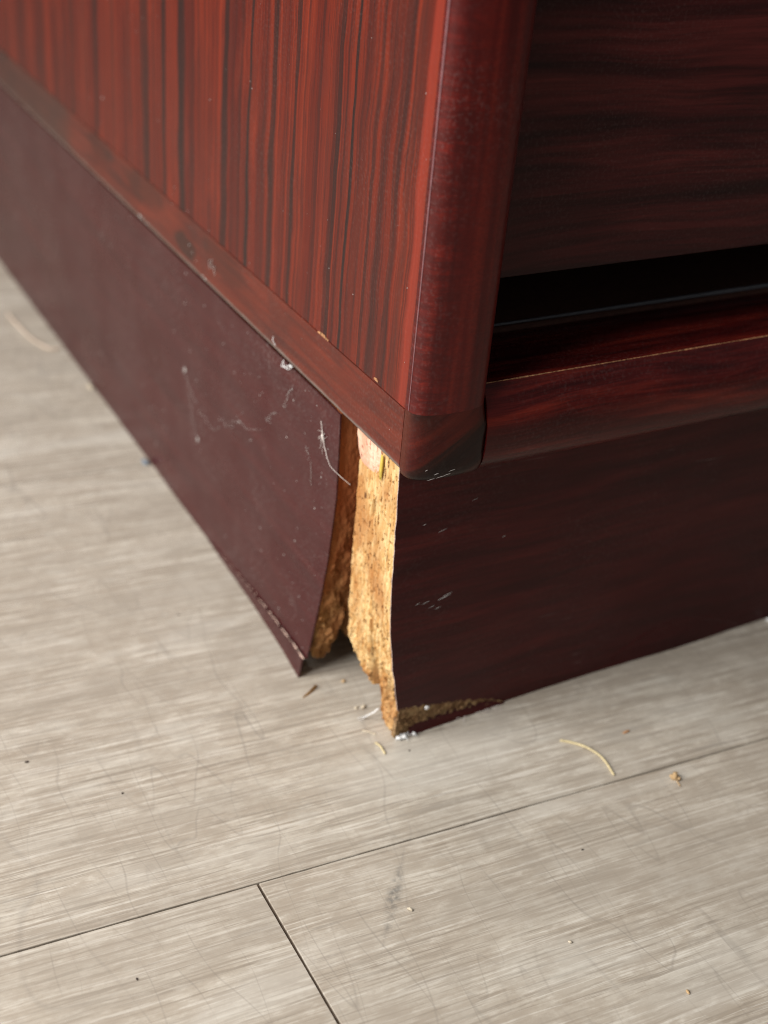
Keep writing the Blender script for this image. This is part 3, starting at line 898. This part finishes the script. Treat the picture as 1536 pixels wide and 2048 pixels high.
b.build('board_end', M['core'], fp, 70)
# crumbly chips showing between the split foil and its flap
P = np.zeros((16, 120, 3))
for j in range(120):
    x = 10.6 + 46 * j / 119
    for i in range(16):
        z = 0.3 + (fcrack(x) + 0.6 - .3) * i / 15
        P[i, j] = (x + 0.3 * nz(x * .9, z * .9, 3), fy(x, max(z, 2)) + 0.30 + 0.9 * fbm(x * .55, z * .8, 9, 4) * (0.25 + math.sin(math.pi * i / 15)) - 0.25, z)
Q = P.copy(); Q[:, :, 1] += 2.0
b = MB(); b.shell(P, Q)
b.build('crumbled_edge', M['core_edge'], fp, 70)
# pinkish chip wedged under the side panel and a run of old glue
n, k = 14, 9
P = np.zeros((k, n, 3))
for j in range(n):
    u = j / (n - 1)
    y = 35.2 - 16.0 * u
    zb = ip(u, [(0, 101.0), (.12, 98.6), (.4, 98.4), (.8, 98.8), (1, 99.8)]) + 0.4 * nz(u * 5, 1, 4)
    for i in range(k):
        t = i / (k - 1)
        P[i, j] = (2.6 + 0.9 * (1 - t) * 0.4 + 0.7 * (abs(u - .5) * 2) ** 3 + 0.25 * nz(y * .5, t * 4, 2) + 0.8 * (1 - t) ** 3, y, zb + (109.6 - zb) * t)
Q = P.copy(); Q[:, :, 0] += 3.0
b = MB(); b.shell(P, Q)
b.build('wedged_chip', M['chip'], fp, 60)
b = MB()
b.blob((3.2, 18.0, 103.5), .5, .75, 4.6, 3, 0.3, 8, 10)
b.build('glue_run', M['glue'], fp, 60)

# ------------------------------------------------------------------ lint and cobweb on the desk
def curve(pts, n=24, wob=0.0, seed=0):
    pts = [Vector(p) for p in pts]
    out = []
    m = len(pts) - 1
    for i in range(n):
        t = i / (n - 1) * m
        k = min(int(t), m - 1)
        f = t - k
        p0, p1, p2, p3 = pts[max(k - 1, 0)], pts[k], pts[k + 1], pts[min(k + 2, m)]
        q = 0.5 * ((2 * p1) + (p2 - p0) * f + (2 * p0 - 5 * p1 + 4 * p2 - p3) * f * f + (3 * p1 - p0 - 3 * p2 + p3) * f ** 3)
        q += Vector((nz(i * .4, seed, 1), nz(i * .4, seed, 5), nz(i * .4, seed, 9))) * wob
        out.append(q)
    return out
def onleft(y, z, d=0.35):
    return (lx(y, min(z, 110)) - d, y, z)

b = MB()
b.tube(curve([onleft(54.5, 102.5), onleft(52, 98, .6), onleft(49, 94, .8), onleft(45, 90.8, .9), (-0.6, 38, 90.6), (1.8, 34.6, 88.5)], 40, .18, 1), [.12] * 20 + [.08] * 20, 5)
for q in range(9):
    y, z = 52.0 + random.uniform(-.8, .8), 98.5 + random.uniform(-1, 1)
    b.tube(curve([onleft(y, z, .7), onleft(y + random.uniform(-2, 3), z - random.uniform(-1.5, 3.5), .8), onleft(y + random.uniform(-3, 4), z - random.uniform(-2, 7), .5)], 14, .25, q), .055, 4)
b.blob(onleft(52.2, 98.0, .6), .45, .6, .9, 2, .6, 6, 5)
tag(b.build('lint_strand', M['fibre']), 'branching white lint strand hanging across the broken gap below the side panel', 'lint')

b = MB()
for q in range(4):
    b.tube(curve([(-0.3, 76.8 + q * .5, 112.3), (-1.0, 78.5 + q, 110.7), (-1.3, 81 + q * 1.1, 110.2 - q * .3), (-.9, 83, 111.2 + q * .4)], 16, .4, q + 20), .075, 4)
b.tube(curve([(-.3, 91.5, 114.0), (-1.0, 92.3, 115.6), (-.8, 92.5, 117)], 8, .1, 3), .12, 4)
b.blob((-0.4, 79, 111.7), .2, 1.0, .25, 4, .6, 6, 5)
tag(b.build('lint_tuft', M['white']), 'small white lint tuft caught under the base strip edge', 'lint')

b = MB()
for seed, pts in enumerate([
        [onleft(180, 66), onleft(170, 60), onleft(158, 55), onleft(146, 54), onleft(139, 58)],
        [onleft(140, 62), onleft(130, 63), onleft(122, 69), onleft(112, 71), onleft(101, 76)],
        [onleft(172, 58), onleft(168, 50), onleft(164, 42), onleft(161, 40)],
        [onleft(96, 82), onleft(92, 87), onleft(88, 89)],
        [onleft(82, 94), onleft(80, 101), onleft(77, 104)],
        [onleft(64, 88), onleft(60, 84), onleft(58, 76)]]):
    b.tube(curve(pts, 34, 1.6, seed), .05, 4)
b.blob(onleft(178, 65.5, .1), .2, 1.1, 1.0, 6, .6, 7, 5)
b.blob(onleft(162, 41, .1), .2, .9, 1.1, 7, .6, 7, 5)
b.blob(onleft(121, 69.5, .1), .2, .8, .4, 8, .6, 7, 5)
tag(b.build('cobweb', M['dustm']), 'thin dusty cobweb threads clinging to the maroon side plinth', 'cobweb')

# dust grains
b = MB()
for i in range(190):
    y = 46 + random.random() ** 1.5 * 260
    z = random.uniform(8, 109)
    if y < 46.5 + ip(z, LY) - 42:
        continue
    s = random.choice([.10, .13, .16, .2, .3])
    b.blob(onleft(y, z, .05), s * .5, s, s, i, .5, 5, 4)
for i in range(90):
    y, z = random.uniform(3, 330), random.uniform(116, 240)
    s = random.choice([.08, .1, .12, .18])
    b.blob((-.05 - (.12 if z < 132 else 0), y, z), s * .5, s, s, i, .5, 5, 4)
for y, z, s in ((278, 151, .75), (155, 182, .45), (231, 113.6, 1.3), (228, 113.4, .8), (222, 113.2, .7), (157, 113.4, .8), (160, 113.6, .7), (289, 24.5, .7), (190, 139, .4), (176, 134, .4), (174, 121, .6), (171, 119, .5), (66, 92, .3), (167, 117, .4), (59, 106, .3)):
    b.blob((min(-.1, lx(y, z) - .05) if z > 110 else lx(y, z) - .1, y, z), s * .3, s * .75, s * .5, y, .6, 6, 5)
for y, z in ((152, 119.5), (149.5, 120.5), (147, 118.8)):
    b.tube(curve([(-.3, y, z), (-.5, y + .6, z + 1.6), (-.35, y + .4, z + 3.4)], 8, .1, y), .12, 4)
o = b.build('dust', M['dustm'])
tag(o, 'scattered grey dust grains on the veneer and side plinth', 'dust', kind='stuff')

# pale rubbed scratches on the front: shallow nicks along the rail and on the plinth
b = MB()
for x, z, l in ((52, 107.6, 5), (60, 107.5, 3), (72, 107.4, 5), (104, 107.3, 7), (113, 107.3, 4), (88, 107.3, 3), (45, 107.7, 4)):
    b.tube(curve([(x, 2.1, z - .22), (x + l * .5, 2.1, z - .28), (x + l, 2.1, z - .22)], 6, .03, x), .14, 4)
b.build('scuff', M['dustm'], rail)['kind'] = 'stuff'
b = MB()
for x, z, l, r in ((16, 55.5, 3, .08), (19, 53.2, 2.5, .07), (22.5, 55.4, 5, .16), (24.5, 56.4, 3.5, .10), (21.5, 52.0, 2.4, .08), (13.5, 56, 2, .07), (46, 74, 1.4, .1), (32, 91, 2.5, .06), (20, 82, 3.5, .06), (14, 86, 1.2, .1)):
    pts = [(x + l * t, fy(x + l * t, z + l * .22 * t) - 0.02, z + l * .22 * t) for t in (0, .5, 1)]
    b.tube(pts, [r * .3, r, r * .3], 4)
b.build('scuff', M['dustm'], ff)['kind'] = 'stuff'
b = MB()
for x, y, z, l in ((6, -4.5, 110.4, 2.5), (9, -4.7, 110.8, 3.0), (11.5, -5.0, 111.4, 2.2), (8, -4.9, 112.2, 1.4), (13, -5.1, 112.6, 2.0), (5, -4.4, 113.8, .8)):
    b.tube([(x, y - .12, z), (x + l * .5, y - .2, z + .25), (x + l, y - .25, z + .4)], [.03, .08, .03], 4)
b.build('scuff', M['dustm'], bpy.data.objects['corner_block'])['kind'] = 'stuff'

# ------------------------------------------------------------------ litter on the floor
def thing(b, name, mat, label, cat, group=None, smooth=60):
    return tag(b.build(name, M[mat], None, smooth), label, cat, group)

b = MB()
b.tube(curve([(64.6, -18.8, .35), (68, -21.8, .5), (71.0, -26.6, .9), (72.8, -33.0, .7), (71.6, -41.3, .35)], 30), [.30] + [.46] * 14 + [.40] * 14 + [.22], 7)
thing(b, 'straw_fibre', 'straw', 'bent pale straw fibre on the floor beside the long plank seam', 'fibre')
b = MB()
b.blob((90.3, -50.7, 1.15), 1.5, 1.3, 1.2, 4, .7, 10, 8)
b.blob((91.2, -52.0, .7), .7, .8, .65, 9, .6, 8, 6)
b.tube([(90.2, -52, .5), (90.0, -53.6, .25), (89.7, -54.8, .2)], .2, 5)
thing(b, 'crumb', 'tan_bit', 'round tan wood crumb on the floor right of the straw fibre', 'crumb')
b = MB()
b.blob((89.6, -24.4, .3), 1.6, .45, .32, 3, .5, 8, 6, .15)
thing(b, 'wood_flake', 'orange_bit', 'thin orange wood flake lying above the straw fibre', 'flake')
b = MB()
b.loft([[(-9.2, 37.6, .1), (-8.9, 38.2, .1), (-8.9, 38.0, .5)], [(-6, 38.6, .1), (-5.4, 39.9, .2), (-5.8, 39.3, 1.2)], [(-3.2, 40.2, .15), (-2.6, 41.8, .2), (-2.9, 41.0, 1.7)], [(-1.6, 41.5, .3), (-1.4, 42.0, .3), (-1.5, 41.8, .8)]])
thing(b, 'wood_splinter', 'wood_bit', 'brown wood splinter on the floor below the broken side plinth', 'splinter', smooth=None)
b = MB()
b.tube(curve([(3.6, 6.0, .3), (4.2, 3.2, .5), (4.0, -.6, .25)], 10), [.2] + [.38] * 8 + [.2], 6)
thing(b, 'wood_splinter', 'straw', 'short yellow splinter just in front of the broken front plinth', 'splinter')
b = MB()
b.tube(curve([(2.5, 13.5, .2), (4.6, 11.2, .3), (5.9, 9.6, .2)], 8), [.15] + [.3] * 6 + [.12], 6)
thing(b, 'wood_splinter', 'pale_bit', 'tiny pale splinter at the foot of the exposed chipboard', 'splinter')
for i, (x, y, s, lab) in enumerate(((8.6, 24.5, .75, 'larger pale crumb under the exposed chipboard end'), (6.2, 25.3, .55, 'smaller pale crumb beside another under the exposed chipboard end'), (8.8, 40.5, .6, 'brownish crumb in the shade between the two plinth boards'))):
    b = MB(); b.blob((x, y, s * .6), s * 1.5, s, s * .8, i, .6, 8, 6, .4)
    thing(b, 'crumb', 'pale_bit' if i < 2 else 'tan_bit', lab, 'crumb', 'crumbs at the broken corner')
# lint wad
b = MB()
for i in range(9):
    b.blob((14.5 + random.uniform(-3.2, 3.6), 5.2 + random.uniform(-1.4, .8), .7 + random.uniform(-.2, .5)), random.uniform(.5, 1.3), random.uniform(.4, .8), random.uniform(.35, .6), i, .8, 8, 6, random.uniform(0, 3))
for i in range(14):
    a = random.uniform(0, 6.3)
    x, y = 15 + random.uniform(-3, 4), 5.0 + random.uniform(-1.2, .8)
    b.tube(curve([(x, y, .6), (x + math.cos(a) * 1.4, y + math.sin(a) * .9 - .5, 1.1), (x + math.cos(a) * 2.6, y + math.sin(a) * 1.6 - .6, .4)], 8, .2, i), .07, 4)
thing(b, 'lint_wad', 'white', 'white lint wad at the foot of the front plinth corner', 'lint')
b = MB()
b.blob((22, 4.0, 11.4), .9, .5, .8, 3, .6, 8, 6)
thing(b, 'lint_wad', 'white', 'tiny white lint ball stuck in the split of the front plinth', 'lint')
b = MB()
for i in range(16):
    x = 34 + 20 * random.random()
    y0 = fy(x, 2) - 1.0
    a = random.uniform(-1.0, 1.0)
    b.tube(curve([(x, y0, .4), (x + a, y0 - random.uniform(.5, 1.6), random.uniform(.3, 1.4)), (x + a * 2.2, y0 - random.uniform(1.2, 3.4), .25)], 8, .2, i), .08, 4)
thing(b, 'lint_fringe', 'fibre', 'wispy lint fringe along the floor under the front foil strip', 'lint')
b = MB()
b.tube(curve([(9.6, 15.5, 6.0), (7.6, 17.2, 3.2), (5.6, 18.6, 1.0)], 12, .2, 3), [.3] * 6 + [.18] * 6, 5)
for i in range(6):
    b.tube(curve([(7.6, 17.2, 3.0), (6.2 + random.uniform(-1, 1), 18.2 + random.uniform(-1, 1), 1.6), (5.0 + random.uniform(-2, 1), 19 + random.uniform(-1, 1.5), .3)], 8, .2, i), .06, 4)
thing(b, 'lint_strand', 'white', 'pale fibre hanging from the chipboard down to the floor', 'lint')
b = MB(); b.blob((187.6, 8.6, .9), 1.6, .9, .9, 5, .6, 8, 6)
thing(b, 'lint_wad', 'white', 'white speck by the front plinth at the right picture edge', 'lint')
b = MB()
b.tube(curve([(-17.5, 404, .6), (-16.8, 385, 1.2), (-14.4, 365, 1.1), (-9.5, 352, .8), (-4.0, 351, .5)], 26), .62, 6)
thing(b, 'thread', 'pink_fibre', 'curved blurred beige thread on the floor beside the far side plinth', 'thread')
b = MB(); b.blob((-3.6, 219, .7), 1.4, 3.0, .8, 3, .4, 9, 7)
thing(b, 'grit', 'blue', 'blue grey grit lump against the side plinth', 'grit')
b = MB(); b.blob((-3.2, 302, .6), .8, 3.6, .6, 6, .4, 9, 7)
thing(b, 'lint_wad', 'pale_bit', 'pale lint roll against the far side plinth', 'lint')
for i, (x, y, s, m_, lab) in enumerate((
        (-107.5, 42.9, .75, 'grit', 'dark grit speck near the left picture edge'),
        (-83.7, 16.6, .55, 'grit', 'dark grit speck on the floor left of the plank joint'),
        (-22.0, -64.5, 1.1, 'pale_bit', 'pale flake beside the grey heel mark'),
        (40.9, -65.5, .5, 'grit', 'dark grit speck below the straw fibre'),
        (36.1, -124.0, .9, 'tan_bit', 'brown flake near the bottom right corner'),
        (15.4, -94.8, .8, 'pale_bit', 'pale curled flake at lower right'),
        (12.6, -2.2, .45, 'grit', 'dark speck just below the white lint wad'),
        (-104.0, -55.0, .55, 'grit', 'dark grit speck at the bottom left'),
        (-32, 102, .5, 'grit', 'dark speck on the floor beside the side plinth'))):
    b = MB(); b.blob((x, y, s * .35), s * .95, s * .55, s * .35, i, .5, 8, 6, i * 1.1)
    thing(b, 'floor_speck', m_, lab, 'speck', 'specks scattered on the floor')
